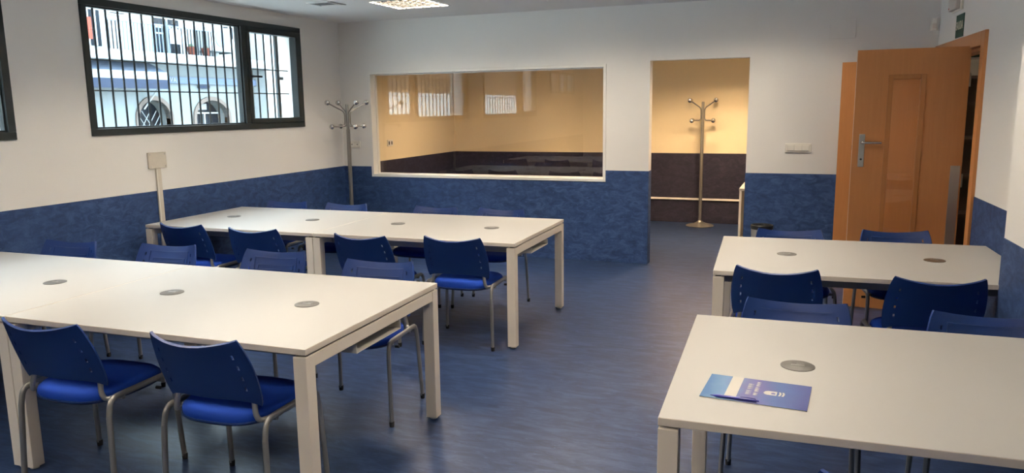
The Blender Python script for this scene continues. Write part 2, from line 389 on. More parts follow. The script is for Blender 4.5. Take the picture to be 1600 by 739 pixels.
# ------------------------------------------------------------------ windows on the left wall
def window(n, W, split, label, handle=True, flip=False):
    y0, y1, z0, z1 = W; r = empty('window_%d' % n, (0, (y0 + y1) / 2, z0)); struct(r, label, 'window')
    oy, oz = -(y0 + y1) / 2, -z0
    def B(a, b): return box((a[0], a[1] + oy, a[2] + oz), (b[0], b[1] + oy, b[2] + oz))
    x0, x1 = -.075, .014; f = .055
    m = MB()
    for a, b in (((x0, y0, z0), (x1, y1, z0 + f)), ((x0, y0, z1 - f), (x1, y1, z1)), ((x0, y0, z0 + f), (x1, y0 + f, z1 - f)), ((x0, y1 - f, z0 + f), (x1, y1, z1 - f)), ((x0, split - .03, z0 + f), (x1, split + .03, z1 - f))):
        m.box((a[0], a[1] + oy, a[2] + oz), (b[0], b[1] + oy, b[2] + oz))
    m.build('window_frame', 'anthracite', r, bevel=.003)
    # fixed light
    g = .012
    m = MB()
    ya, yb, za, zb = y0 + f, split - .03, z0 + f, z1 - f
    if flip: ya, yb = split + .03, y1 - f
    for a, b in (((-.05, ya, za), (-.01, yb, za + g)), ((-.05, ya, zb - g), (-.01, yb, zb)), ((-.05, ya, za + g), (-.01, ya + g, zb - g)), ((-.05, yb - g, za + g), (-.01, yb, zb - g))):
        m.box((a[0], a[1] + oy, a[2] + oz), (b[0], b[1] + oy, b[2] + oz))
    m.build('glazing_bead', 'anthracite', r)
    B((-.034, ya + g, za + g), (-.026, yb - g, zb - g)).build('pane', 'glass_win', r)
    # casement
    ya, yb = (y0 + f, split - .03) if flip else (split + .03, y1 - f); s = .05
    m = MB()
    for a, b in (((-.06, ya, za), (.024, yb, za + s)), ((-.06, ya, zb - s), (.024, yb, zb)), ((-.06, ya, za + s), (.024, ya + s, zb - s)), ((-.06, yb - s, za + s), (.024, yb, zb - s))):
        m.box((a[0], a[1] + oy, a[2] + oz), (b[0], b[1] + oy, b[2] + oz))
    c = m.build('casement', 'anthracite', r, bevel=.003)
    B((-.034, ya + s, za + s), (-.026, yb - s, zb - s)).build('pane', 'glass_win', c)
    h = MB(); hz = (z0 + z1) / 2 - .01 + oz; sg = -1 if flip else 1; hy_ = (yb if flip else ya) + oy
    def hbx(xa, xb, p, q, dz): h.box((xa, min(hy_ + sg * p, hy_ + sg * q), hz - dz), (xb, max(hy_ + sg * p, hy_ + sg * q), hz + dz))
    hbx(.024, .032, .012, .04, .05); hbx(.032, .06, .016, .036, .012); hbx(.05, .066, .016, .15, .009)
    h.build('handle', 'black', c, bevel=.003)
    return r
window(1, W1, -1.645, 'dark aluminium window with street view beside the corner')
window(2, W2, -5.845, 'dark aluminium window cut by the left picture edge', flip=True)
r = empty('window_3', (0, (W3[0] + W3[1]) / 2, W3[2])); struct(r, 'small high three pane window behind the viewer', 'window')
m = MB(); hw = (W3[1] - W3[0]) / 2; hh = W3[3] - W3[2]
for a, b in (((-.06, -hw, 0), (.01, hw, .04)), ((-.06, -hw, hh - .04), (.01, hw, hh)), *[((-.06, -hw + k * (2 * hw - .1) / 3, .04), (.01, -hw + .1 + k * (2 * hw - .1) / 3, hh - .04)) for k in range(4)]): m.box(a, b)
m.build('window_frame', 'anthracite', r, bevel=.003)
for k in range(3):
    a = -hw + .1 + k * (2 * hw - .1) / 3; box((-.034, a, .04), (-.028, a + (2 * hw - .4) / 3, hh - .04)).build('pane', 'glass_win', r)

def grille(W, label):
    y0, y1, z0, z1 = W; g = empty('window_grille', (-.15, (y0 + y1) / 2, z0)); tag(g, label, 'grille', 'iron grilles outside the windows')
    bar = MB().tube([(0, 0, -.0), (0, 0, z1 - z0 - .08)], .0085, 8).mesh('bar', True); bar.materials.append(M['iron'])
    y = y0 + .25
    while y < y1 - .27:
        o = link('bar', bar, g); o.location = (0, y - (y0 + y1) / 2, .04); y += .12
    hb = MB().tube([(0, -(y1 - y0) / 2 + .04, 0), (0, (y1 - y0) / 2 - .04, 0)], .006, 6).mesh('cross_rod', True); hb.materials.append(M['iron'])
    for z in (.356, .600): link('cross_rod', hb, g).location = (0, 0, z)
    p = box((-.012, -.022, .04), (.012, .022, z1 - z0 - .04)).build('end_post', 'iron_grey', g); p.location = (-.02, (y1 - y0) / 2 - .19, 0)
    k = box((-.014, 0, -.016), (.014, .06, .016)).build('wall_anchor', 'iron_grey', g); k.location = (-.02, (y1 - y0) / 2 - .17, .52)
grille(W1, 'iron bar grille outside the window beside the corner')
grille(W2, 'iron bar grille outside the window at the left picture edge')

# ------------------------------------------------------------------ glazed panel in the back wall
r = empty('window_4', ((GX0 + GX1) / 2, 0, GZ0)); struct(r, 'wide fixed glass panel in white frame looking into cream room', 'window')
hw = (GX1 - GX0) / 2; hh = GZ1 - GZ0; f = .03
m = MB()
for a, b in (((-hw, -.012, 0), (hw, .142, f)), ((-hw, -.012, hh - f), (hw, .142, hh)), ((-hw, -.012, f), (-hw + f, .142, hh - f)), ((hw - f, -.012, f), (hw, .142, hh - f))): m.box(a, b)
m.build('window_frame', 'frame_white', r, bevel=.002)
box((-hw + f, .098, f), (hw - f, .106, hh - f)).build('pane', 'glass', r)
m = MB()
for a, b in (((-hw + f, .085, f), (hw - f, .098, f + .012)), ((-hw + f, .085, hh - f - .012), (hw - f, .098, hh - f)), ((-hw + f, .085, f + .012), (-hw + f + .012, .098, hh - f - .012)), ((hw - f - .012, .085, f + .012), (hw - f, .098, hh - f - .012))): m.box(a, b)
m.build('glazing_bead', 'frame_white', r)

# ------------------------------------------------------------------ wooden double door
d = empty('door_1', (6.21, -.05, 0)); d.matrix_world = rw; struct(d, 'wooden double door standing open in the right wall', 'door')
m = MB(); c = .10
m.box((1.55, -.16, 0), (1.65, .022, 2.125)); m.box((.005, -.16, 2.025), (1.55, .022, 2.125)); m.box((.08, -.16, 0), (.18, .022, 2.025))
m.build('door_frame', 'wood', d, bevel=.004)
m = MB(); m.box((1.525, -.13, 0), (1.55, -.03, 2.0)); m.box((.18, -.13, 2.0), (1.55, -.03, 2.025)); m.build('door_stop', 'wood_edge', d)
inv = rw.inverted()
# near leaf: opens square into the room. local x runs from hinge to free edge
def leaf(hinge, free, ztop, with_light):
    hx, hy = hinge; fx, fy = free; Lw = math.hypot(fx - hx, fy - hy); ang = math.atan2(fy - hy, fx - hx)
    lm = Matrix.Translation((hx, hy, 0)) @ Matrix.Rotation(ang, 4, 'Z')
    th = .02; zb = .012
    mb = MB()
    if with_light:   # vision panel opening
        a, b, za, zc = Lw - .483, Lw - .225, .30, 1.85
        for q in ((0, a, zb, ztop), (b, Lw, zb, ztop), (a, b, zb, za), (a, b, zc, ztop)): mb.box((q[0], -th, q[2]), (q[1], th, q[3]))
    else: mb.box((0, -th, zb), (Lw, th, ztop))
    o = mb.build('door_leaf', 'wood', d); o.matrix_parent_inverse = Matrix.Identity(4); o.matrix_basis = inv @ lm
    if with_light:
        bd = MB(); k = .035
        for side in (-1, 1):
            y0, y1 = sorted((side * th, side * (th + .012)))
            bd.box((a, y0, za), (a + k, y1, zc)); bd.box((b - k, y0, za), (b, y1, zc)); bd.box((a + k, y0, za), (b - k, y1, za + k)); bd.box((a + k, y0, zc - k), (b - k, y1, zc))
        bd.build('glazing_bead', 'wood_edge', o, bevel=.003)
        box((a, -.004, za), (b, .004, zc)).build('glass_light', 'glass', o)
        # lever on both faces
        hb = MB(); hl = MB()
        for side in (-1, 1):
            y0, y1 = sorted((side * th, side * (th + .007)))
            hb.box((Lw - .088, y0, 1.145), (Lw - .046, y1, 1.400))
            hl.tube(bend([(Lw - .067, side * (th + .005), 1.335), (Lw - .067, side * (th + .055), 1.335), (Lw - .205, side * (th + .055), 1.335)], .015), .009, 10)
        h = hb.build('handle_plate', 'steel', o, bevel=.006); hl.build('lever', 'chrome', h, True)
        ky = MB().lathe([(.008, 0), (.008, .004)], 12); kk = ky.build('keyhole', 'dark', h); kk.matrix_basis = Matrix.Translation((Lw - .067, th + .006, 1.205)) @ Matrix.Rotation(-math.pi / 2, 4, 'X')
        m2 = MB().box((.010, -th - .003, .01), (.075, -th, 1.165)); m2.box((.010, th, .01), (.075, th + .003, 1.165))
        m2.build('kick_plate', 'steel', o)
        hg = MB()
        for z in (.25, 1.05, 1.8): hg.tube([(-.008, -.026, z - .05), (-.008, -.026, z + .05)], .009, 8)
        hg.build('hinge', 'steel', o, True)
        box((Lw, -.019, .012), (Lw + .002, .019, ztop)).build('edge_strip', 'frame_white', o)
    else:
        sx = Lw - .126; gr = MB().box((sx - .09, th, .01), (sx, th + .003, 1.09)); gr.box((sx - .09, -th - .003, .01), (sx, -th, 1.09)); kp = gr.build('kick_plate', 'steel', o)
        rb = MB()
        for k in range(6): rb.box((sx - .012 - k * .013, th + .003, .01), (sx - .006 - k * .013, th + .005, 1.09))
        rb.build('rib', 'black', kp)
        box((Lw - .132, th, 1.22), (Lw - .117, th + .004, 1.26)).build('latch', 'black', o)
    return o
leaf((6.268, -1.232), (5.507, -1.20), 2.041, True)
leaf((6.17, -.125), (5.438, -.10), 2.006, False)

# ------------------------------------------------------------------ tables
TL, TD = 1.604, 1.174
def make_table(colg=None):
    r = empty('meeting_table'); hx, hy = TL / 2 - .0025, TD / 2
    tb = box((-hx, -hy, .714), (hx, hy, .74)).build('tabletop', 'top', r, bevel=.0025)
    me = tb.data; me.materials.append(M['top_edge'])
    for p in me.polygons:
        if abs(p.normal.z) < .5: p.material_index = 1
    lw = .06; legm = box((0, 0, .012), (lw, lw, .706)).mesh('leg'); legm.materials.append(M['leg'])
    ftm = MB().lathe([(.018, 0), (.02, .002), (.02, .008), (.01, .013)], 12).mesh('levelling_foot'); ftm.materials.append(M['plug'])
    for sx in (0, 1):
        for sy in (0, 1):
            l = link('leg', legm, r, .003); l.location = (-hx + sx * (2 * hx - lw), -hy + sy * (2 * hy - lw), 0)
            f = link('levelling_foot', ftm, l); f.location = (lw / 2, lw / 2, 0)
    erm = box((0, -hy + lw, .655), (.04, hy - lw, .706)).mesh('end_rail'); erm.materials.append(M['leg'])
    for x in (-hx + .002, hx - .042): link('end_rail', erm, r, .002).location = (x, 0, 0)
    spm = box((0, -hy + .02, .706), (.03, hy - .02, .714)).mesh('spacer'); spm.materials.append(M['dark'])
    for x in (-hx + .012, hx - .042): link('spacer', spm, r).location = (x, 0, 0)
    srm = box((-hx + .045, -.02, .64), (hx - .045, .02, .70)).mesh('side_rail'); srm.materials.append(M['underside'])
    for y in (-hy + .20, hy - .20): link('side_rail', srm, r).location = (0, y, 0)
    tr = MB(); tx = hx - .015
    tr.box((-tx, -.2, .600), (tx, .2, .604)); tr.box((-tx, -.2, .604), (tx, -.196, .640)); tr.box((-tx, .196, .604), (tx, .2, .640))
    tr.build('cable_tray', 'tray', r)
    gm = MB().lathe([(.057, 0), (.057, .0025), (.054, .004), (.0, .0045)], 32).mesh('grommet', True); gm.materials.append(M['grommet'])
    sm = MB().box((-.022, -.006, .0042), (.022, .006, .0052)).box((-.004, .012, .0042), (.022, .018, .0052)).mesh('cable_slot'); sm.materials.append(M['grey_metal'])
    for x in (-TL / 4, TL / 4):
        g = link('grommet', gm, r); g.location = (x, 0, .74); link('cable_slot', sm, g)
    return r
T0 = make_table(); used = [False]
def put_table(ox, oy, phi, k, label, group=None):
    r = T0 if not used[0] else copy_tree(T0); used[0] = True
    c, s = math.cos(phi), math.sin(phi); lx, ly = TL * (k + .5), TD / 2
    r.location = (ox + c * lx - s * ly, oy + s * lx + c * ly, 0); r.rotation_euler = (0, 0, phi)
    tag(r, label, 'table', 'white meeting tables'); return r
put_table(.171, -3.173, .0181, 0, 'white meeting table pushed against the window wall in the far row')
put_table(.171, -3.173, .0181, 1, 'white meeting table of the far row with free right end by the aisle')
put_table(1.831, -5.535, .0229, -1, 'near white meeting table cut off by the left picture edge')
put_table(1.831, -5.535, .0229, 0, 'large near white meeting table left of the aisle, with free right end')
tc = put_table(4.725, -3.580, .0537, 0, 'white meeting table in front of the open wooden door')
put_table(4.811, -5.695, .0391, 0, 'white meeting table with the blue booklet and pen on it')
gs = [o for o in tc.children if o.name.startswith('grommet')]
gs.sort(key=lambda o: o.location.x)
g = gs[-1]; g.data = g.data.copy(); g.data.materials[0] = M['grommet_brown']; g['label'] = 'tarnished brown grommet'

# ------------------------------------------------------------------ chairs
def make_chair():
    r = empty('stacking_chair')
    # backrest shell with real slots
    scols = [-1, -.96, -.86, -.80, -.765, -.65, -.5, -.3, -.1, .1, .3, .5, .65, .765, .80, .86, .96, 1]
    trows = [0, .04, .12, .20, .27, .38, .45, .56, .63, .74, .81, .90, .97, 1]
    def P(s, t, off=0):
        wd = .226 + .010 * math.sin(math.pi * min(1, t * 1.1)) - .014 * t ** 3
        rc = 1 - .03 * max(0, (abs(s) - .9) / .1) * (max(0, (t - .93) / .07) + max(0, (.07 - t) / .07))
        x = s * wd * rc
        zb = .520 - .028 * s ** 4; zt = .760 + .030 * s * s
        z = zb + (zt - zb) * t
        y = -.205 - .085 * t - .02 * t * t + .050 * s * s
        return Vector((x, y + off, z))
    bm = bmesh.new(); vs = [[bm.verts.new(P(s, t)) for s in scols] for t in trows]
    slot_c = {3, 13}; slot_r = {3, 5, 7, 9}
    for j in range(len(trows) - 1):
        for i in range(len(scols) - 1):
            if i in slot_c and j in slot_r: continue
            bm.faces.new((vs[j][i], vs[j][i + 1], vs[j + 1][i + 1], vs[j + 1][i]))
    bmesh.ops.recalc_face_normals(bm, faces=bm.faces)
    bmesh.ops.solidify(bm, geom=list(bm.faces), thickness=.011)
    bmesh.ops.recalc_face_normals(bm, faces=bm.faces)
    me = bpy.data.meshes.new('backrest'); bm.to_mesh(me); bm.free()
    for p in me.polygons: p.use_smooth = True
    me.set_sharp_from_angle(angle=R_(50)); me.materials.append(M['plastic_blue'])
    bk = link('backrest', me, r)
    def ribbon(s0, s1, t0, t1, off, thick, ns=10):
        q = MB(); n = len(q.v)
        for t in (t0, t1):
            for k in range(ns + 1):
                s = s0 + (s1 - s0) * k / ns; q.v.append(tuple(P(s, t, off)))
        for t in (t0, t1):
            for k in range(ns + 1):
                s = s0 + (s1 - s0) * k / ns; q.v.append(tuple(P(s, t, off + thick)))
        N = ns + 1
        for k in range(ns):
            q.f += [(k, k + 1, N + k + 1, N + k), (2 * N + k, 2 * N + k + 1, 3 * N + k + 1, 3 * N + k), (k, k + 1, 2 * N + k + 1, 2 * N + k), (N + k, N + k + 1, 3 * N + k + 1, 3 * N + k)]
        q.f += [(0, N, 3 * N, 2 * N), (ns, N + ns, 3 * N + ns, 2 * N + ns)]
        return q
    def merge(dst, q):
        n = len(dst.v); dst.v += q.v; dst.f += [tuple(i + n for i in f) for f in q.f]
    rim = MB()   # moulded rectangular ribs on the sitter's side
    for (a, b, c, d) in ((-.68, .68, .86, .885), (-.68, .68, .10, .125), (-.68, -.655, .125, .86), (.655, .68, .125, .86), (-.52, .52, .70, .715), (-.52, .52, .60, .615), (.52, .545, .60, .715), (-.545, -.52, .60, .715)):
        merge(rim, ribbon(a, b, c, d, .004, .0125, 10))
    rim.build('moulded_rib', 'plastic_blue', bk)
    # seat
    N = 40; prof = [(.418, .93), (.424, .985), (.438, 1.0), (.452, .985), (.463, .93), (.468, .80), (.470, .4)]
    def outline(k):
        a = 2 * math.pi * k / N; ca, sa = math.cos(a), math.sin(a); e = 2 / 3.4
        x = math.copysign(abs(ca) ** e, ca) * .228; y = math.copysign(abs(sa) ** e, sa) * .212
        if y < 0: x *= 1 - .10 * (-y / .212); y -= .012 * (1 - (x / .228) ** 2)
        return x, y
    st = MB(); rings = []
    for z, sc in prof:
        rings.append(len(st.v))
        for k in range(N):
            x, y = outline(k); dip = -.004 * (1 - sc)
            st.v.append((x * sc, y * sc + .012, z + dip))
    for i in range(len(rings) - 1):
        for k in range(N): st.f.append((rings[i] + k, rings[i] + (k + 1) % N, rings[i + 1] + (k + 1) % N, rings[i + 1] + k))
    st.f.append(tuple(rings[-1] + k for k in range(N))); st.f.append(tuple(rings[0] + k for k in reversed(range(N))))
    seat = st.build('seat', 'fabric_blue', r, True)
    pan = MB(); rings = []
    for z, sc in ((.406, .86), (.410, .97), (.420, 1.008), (.425, 1.0)):
        rings.append(len(pan.v))
        for k in range(N): x, y = outline(k); pan.v.append((x * sc, y * sc + .012, z))
    for i in range(len(rings) - 1):
        for k in range(N): pan.f.append((rings[i] + k, rings[i] + (k + 1) % N, rings[i + 1] + (k + 1) % N, rings[i + 1] + k))
    pan.f.append(tuple(rings[-1] + k for k in range(N))); pan.f.append(tuple(rings[0] + k for k in reversed(range(N))))
    pan.build('seat_shell', 'plastic_blue', seat, True)
    # frame
    cap = MB().tube([(0, 0, 0), (0, 0, .028)], [.0125, .0145], 10).mesh('foot_cap', True); cap.materials.append(M['black'])
    for sx in (-1, 1):
        arc = bend([(sx * .2485, -.188, .365), (sx * .246, -.172, .444), (sx * .246, .172, .444), (sx * .2485, .188, .365)], .055, 7)
        MB().tube(arc, .0135, 10, .8).build('side_frame', 'grey_metal', r, True)
        for sy in (-1, 1):
            l = MB().tube([(sx * .260, sy * .206, .02), (sx * .2485, sy * .188, .366)], .0135, 10, .8).build('leg', 'grey_metal', r, True)
            c = link('foot_cap', cap, l); c.location = (sx * .2606, sy * .207, 0)
        MB().tube(bend([(sx * .246, -.100, .436), (sx * .203, -.158, .430), (sx * .194, -.166, .462), (sx * .180, -.150, .545)], .03, 5), .0110, 10).build('back_support', 'grey_metal', r, True)
        MB().tube([(sx * .243, sx * .0, .400), (sx * .265, 0, .400)], .008, 8).build('bolt', 'black', r, True).location = (0, .09, .0)
    for y in (-.10, .12): MB().tube([(-.246, y, .425), (.246, y, .425)], .010, 8).build('cross_bar', 'grey_metal', r, True)
    return r
C0 = make_chair(); cu = [False]
# (x, y of the backrest's top centre), heading in degrees (0 = sitter faces away from camera), label
CH = [
 (.56, -1.83, 180 + 4, 'blue chair behind the far table row, nearest the left wall'),
 (1.22, -1.83, 180 + 2, 'blue chair behind the far table row, in front of the corner coat stand'),
 (2.13, -1.80, 180 - 2, 'blue chair behind the far table row, third from the left wall'),
 (2.75, -1.79, 180 - 1, 'blue chair behind the far table row, nearest the aisle'),
 (.68, -3.31, 0, 'dark chair on the near side of the far row, nearest the wall trunking'),
 (1.39, -3.34, 4, 'dark chair on the near side of the far row, second from left wall'),
 (2.32, -3.36, -1, 'dark chair on the near side of the far row, right of the paired legs'),
 (2.98, -3.26, 2, 'chair with bright blue seat on the near side of the far row, by the aisle'),
 (.53, -4.13, 180 + 6, 'blue chair beyond the near left tables, leftmost against the blue cladding'),
 (1.30, -4.04, 180 + 6, 'blue chair beyond the near left tables, just left of the table seam'),
 (2.13, -4.01, 180 + 5, 'blue chair beyond the near left tables, just right of the table seam'),
 (2.92, -4.09, 180 + 5, 'blue chair beyond the near left tables, nearest the aisle'),
 (2.23, -5.67, 3, 'blue chair in the left foreground, cut by the left picture edge'),
 (3.01, -5.63, 2, 'blue chair in the left foreground beside the front right table leg'),
 (5.09, -2.27, 180 + 7, 'blue chair beyond the table by the door, in front of the waste bin'),
 (5.76, -2.13, 180 + 9, 'blue chair beyond the table by the door, in front of the wooden door leaf'),
 (5.06, -3.64, -1, 'dark chair on the near side of the table by the door, left one'),
 (5.82, -3.66, 8, 'dark chair on the near side of the table by the door, nearest the pillar'),
 (5.17, -4.33, 180, 'blue chair on the far side of the booklet table, left one'),
 (5.905, -4.33, 180, 'blue chair on the far side of the booklet table, cut by the right picture edge'),
 (5.455, -5.985, 3, 'blue chair at the bottom picture edge, only its top corner showing'),
]
for (bx, by, hd, lab) in CH:
    r = C0 if not cu[0] else copy_tree(C0); cu[0] = True
    a = R_(hd); lx, ly = 0, -.26        # backrest top corners sit 26 cm behind the chair centre
    r.location = (bx - (math.cos(a) * lx - math.sin(a) * ly), by - (math.sin(a) * lx + math.cos(a) * ly), 0); r.rotation_euler = (0, 0, a)
    tag(r, lab, 'chair', 'blue stacking chairs at the tables')

# ------------------------------------------------------------------ coat stands
def coat_stand(loc, rot, label, h=1.70, four=True):
    r = empty('coat_stand', loc, rot); tag(r, label, 'coat stand', 'grey metal coat stands')
    MB().lathe([(.185, 0), (.19, .006), (.17, .016), (.10, .034), (.045, .055), (.026, .075), (.024, .08)], 36).build('base', 'coat_metal', r, True)
    MB().tube([(0, 0, .06), (0, 0, 1.42)], .0225, 16).build('pole', 'coat_metal', r, True)
    MB().tube([(0, 0, 1.42), (0, 0, h - .01), (0, 0, h)], [.0185, .0185, .016], 16).build('pole_tip', 'coat_metal', r, True)
    for k in range(4):
        a = math.pi / 2 * k + 1.01; ca, sa = math.cos(a), math.sin(a)
        def Q(rad, z): return (ca * rad, sa * rad, z)
        arm = MB().tube(bend([Q(.232, h + .015), Q(.034, h - .085), Q(.034, h - .245), Q(.185, h - .250)], .04, 6), .0075, 8).build('hook_arm', 'coat_metal', r, True)
        b = MB().sphere(Q(.238, h + .018), .031, 14); b.build('hook_ball', 'chrome', arm, True)
        b = MB().sphere(Q(.196, h - .250), .030, 14); b.build('hook_ball', 'chrome', arm, True)
coat_stand((.262, -.285, 0), 0, 'grey metal coat stand with chrome balls in the corner beside the glazed panel', 1.702)
coat_stand((3.835, 2.80, 0), -.12, 'grey metal coat stand seen through the open doorway', 1.685)

# ------------------------------------------------------------------ fittings on walls and ceiling
r = empty('junction_box', (0, -2.833, 1.17)); tag(r, 'beige square junction box with trunking below the window', 'junction box')
box((0, -.097, 0), (.018, .097, .135)).build('cover', 'beige', r, bevel=.004)
for y in (-.08, .08):
    for z in (.016, .119): MB().lathe([(.006, 0), (.006, .002)], 10).build('screw', 'steel', r).matrix_basis = Matrix.Translation((.018, y, z)) @ Matrix.Rotation(math.pi / 2, 4, 'Y')
t = box((0.005, -.027, -1.17), (.018, .027, 0)).build('trunking', 'beige', r, bevel=.003); box((.018, -.021, -1.16), (.0195, -.014, -.01)).build('trunking_lid_edge', 'plug', t)

def plate(name, label, cat, loc, w_, h_, parts, rot=0, depth=.012):
    r = empty(name, loc, rot); tag(r, label, cat)
    box((-w_ / 2, -depth, -h_ / 2), (w_ / 2, 0, h_ / 2)).build('plate', 'plug', r, bevel=.003)
    return r
r = plate('light_switch', 'white three gang light switch between doorway and wooden door', 'switch', (5.092, 0, 1.225), .235, .085, 3)
for k in range(3): box((-.098 + k * .068, -.018, -.028), (-.038 + k * .068, -.012, .028)).build('rocker', 'plug', r, bevel=.004)
r = plate('wall_socket', 'white double socket plate behind the corner coat stand', 'socket', (.165, 0, 1.235), .15, .083, 2)
for x in (-.035, .037):
    o = MB().lathe([(.026, 0), (.026, .004), (.020, .0035), (.020, .001)], 20).build('outlet', 'plug', r, True); o.matrix_basis = Matrix.Translation((x, -.0125, 0)) @ Matrix.Rotation(math.pi / 2, 4, 'X')
    o2 = box((-.010, -.004, .0015), (.010, .004, .0042)).build('outlet_hole', 'dark', o)
r = plate('wall_socket', 'small socket plate on the cream wall behind the glass', 'socket', (.004, 1.08, 1.20), .14, .085, 2, rot=math.pi / 2)
for x in (-.034, .034): box((-.014 + x, -.014, -.022), (.014 + x, -.012, .022)).build('outlet', 'dark', r)
r = empty('wall_hatch', (5.425, 0, 2.225)); tag(r, 'white blank cover plate high on the wall left of the motion sensor', 'cover plate')
box((-.112, -.010, 0), (.112, 0, .165)).build('cover', 'wall', r, bevel=.003)
box((-.100, -.0115, .012), (.100, -.010, .153)).build('raised_panel', 'wall', r)
r = empty('motion_sensor', (6.165, 0, 2.26)); tag(r, 'small white motion sensor in the upper corner above the door', 'sensor')
MB().prism([(-.030, 0), (-.030, -.022), (-.018, -.042), (.018, -.042), (.030, -.022), (.030, 0)], 0, .105).build('housing', 'plug', r, bevel=.004)
box((-.016, -.045, .018), (.016, -.040, .060)).build('lens', 'lens', r, bevel=.002)

r = empty('exit_sign'); r.matrix_world = rw @ Matrix.Translation((.79, 0, 2.14)); tag(r, 'green exit sign reading SALIDA above the wooden door', 'sign')
box((-.125, 0, 0), (.125, .006, .175)).build('sign_board', 'sign_green', r)
tm = text_mesh('SALIDA', .068); tm.materials.append(M['sign_white'])
o = link('lettering', tm, r)   # reads along +s for someone facing the wall
o.matrix_basis = Matrix.Translation((0, .007, .088)) @ Matrix(((1, 0, 0, 0), (0, 0, 1, 0), (0, 1, 0, 0), (0, 0, 0, 1))) @ Matrix.Scale(1.35, 4, (0, 1, 0))
r = empty('emergency_light'); r.matrix_world = rw @ Matrix.Translation((.70, 0, 2.345)); tag(r, 'white emergency light fitting above the green exit sign', 'lamp')
box((-.15, 0, 0), (.15, .022, .115)).build('housing', 'plug', r, bevel=.008)
MB().prism([(-.135, .022), (-.125, .055), (.125, .055), (.135, .022)], .010, .105).build('diffuser', 'lens', r, bevel=.008)
MB().sphere((-.09, .05, .03), .010).build('indicator', mat('red_indicator', (.5, .1, .08), .3), r)

def ceiling_lamp(x, y, label, tubes='tube', warm=False):
    r = empty('ceiling_lamp', (x, y, H), math.pi / 2 if ('warm' in tubes and x > 3) else 0); tag(r, label, 'ceiling lamp', 'square louvre ceiling lamps')
    s = .30
    fr = MB()
    for a, b in (((-s, -s, -.003), (s, -s + .018, 0)), ((-s, s - .018, -.003), (s, s, 0)), ((-s, -s + .018, -.003), (-s + .018, s - .018, 0)), ((s - .018, -s + .018, -.003), (s, s - .018, 0))): fr.box(a, b)
    fr.build('frame', 'ceil', r)
    MB().box((-s + .018, -s + .018, .090), (s - .018, s - .018, .095)).build('reflector', 'mirror_white', r)
    nc = 6; inn = s - .018; bm_ = 'mirror_white' if 'warm' in tubes else 'alu'
    prof = [(-.008, .034), (.008, .034), (.004, .014), (.002, .000), (-.002, .000), (-.004, .014)]
    lon = MB().prism(prof, -inn, inn, 'y').mesh('louvre_fin'); lon.materials.append(M[bm_])
    crs = MB().prism(prof, -inn, inn, 'x').mesh('louvre_blade'); crs.materials.append(M[bm_])
    lipx = MB().box((-.003, -inn, -.005), (.003, inn, .0005)).mesh('added_lip'); lipx.materials.append(M['lip'])  # lips are added to give the lit louvre its bright and dark rows
    lipy = MB().box((-inn, -.003, -.005), (inn, .003, .0005)).mesh('added_lip'); lipy.materials.append(M['lip'])
    for i in range(1, nc):
        f = link('louvre_fin', lon, r); f.location = (-inn + 2 * inn * i / nc, 0, 0); link('added_lip', lipx, f)
        f = link('louvre_blade', crs, r); f.location = (0, -inn + 2 * inn * i / nc, 0); link('added_lip', lipy, f)
    tb = MB().tube([(0, -inn + .01, .065), (0, inn - .01, .065)], .015, 8).mesh('tube', True); tb.materials.append(M[tubes])
    for i in range(4): link('tube', tb, r).location = (-inn + 2 * inn * (i + .5) / 4, 0, 0)
    return r

for x, y, tb_, lab in LAMPS: ceiling_lamp(x, y, lab, tb_)
r = empty('air_vent', (VENT[0], VENT[1], H)); tag(r, 'small grey square air vent in the ceiling near the corner', 'vent')
m = MB(); v = VENT[2]
for a, b in (((-v - .02, -v - .02, -.008), (v + .02, -v, 0)), ((-v - .02, v, -.008), (v + .02, v + .02, 0)), ((-v - .02, -v, -.008), (-v, v, 0)), ((v, -v, -.008), (v + .02, v, 0))): m.box(a, b)
m.build('frame', 'ceil', r)
sl = MB().box((-v, -.011, -.001), (v, .011, .001)).mesh('slat'); sl.materials.append(M['underside'])
for k in range(7):
    o = link('slat', sl, r); o.location = (0, -v + .014 + k * .0287, .004); o.rotation_euler = (R_(35), 0, 0)
box((-v, -v, .06), (v, v, .065)).build('duct', 'dark', r)
o = box((0, -.12, -.006), (.018, .12, -.001)).build('damper_strip', 'underside', r); o.location = (v + .035, .02, 0)

# waste bin by the wall
r = empty('waste_bin', (4.802, -.17, 0)); tag(r, 'grey cylindrical waste bin against the blue cladding', 'waste bin')
MB().lathe([(.078, 0), (.080, .005), (.100, .455), (.100, .46)], 28).build('body', 'bin', r, True)
m = MB(); m.lathe([(.101, .455), (.105, .462), (.105, .492), (.100, .496), (.094, .493), (.092, .470)], 28); m.build('rim', 'black', r, True)

# cream room: trunking along the wall and the white panel by the jamb
r = empty('cable_trunking', (3.3, YO - .005, .335)); tag(r, 'thin white cable trunking along the dark cladding beyond the doorway', 'trunking')
box((-3.2, -.022, -.012), (1.3, 0, .014)).build('body', 'frame_white', r, bevel=.002)
box((-3.2, -.0235, -.003), (1.3, -.022, .001)).build('lid_edge', 'plug', r)
r = empty('side_panel_table', (4.53, .62, 0)); tag(r, 'white table end panel just behind the right doorway jamb', 'table')
box((-.012, 0, .01), (.012, 1.1, .735)).build('end_panel', 'frame_white', r, bevel=.002)
box((-.014, -.02, .735), (1.35, 1.12, .76)).build('tabletop', 'top', r, bevel=.002)
box((1.31, 0, .01), (1.334, 1.1, .735)).build('end_panel', 'frame_white', r, bevel=.002)

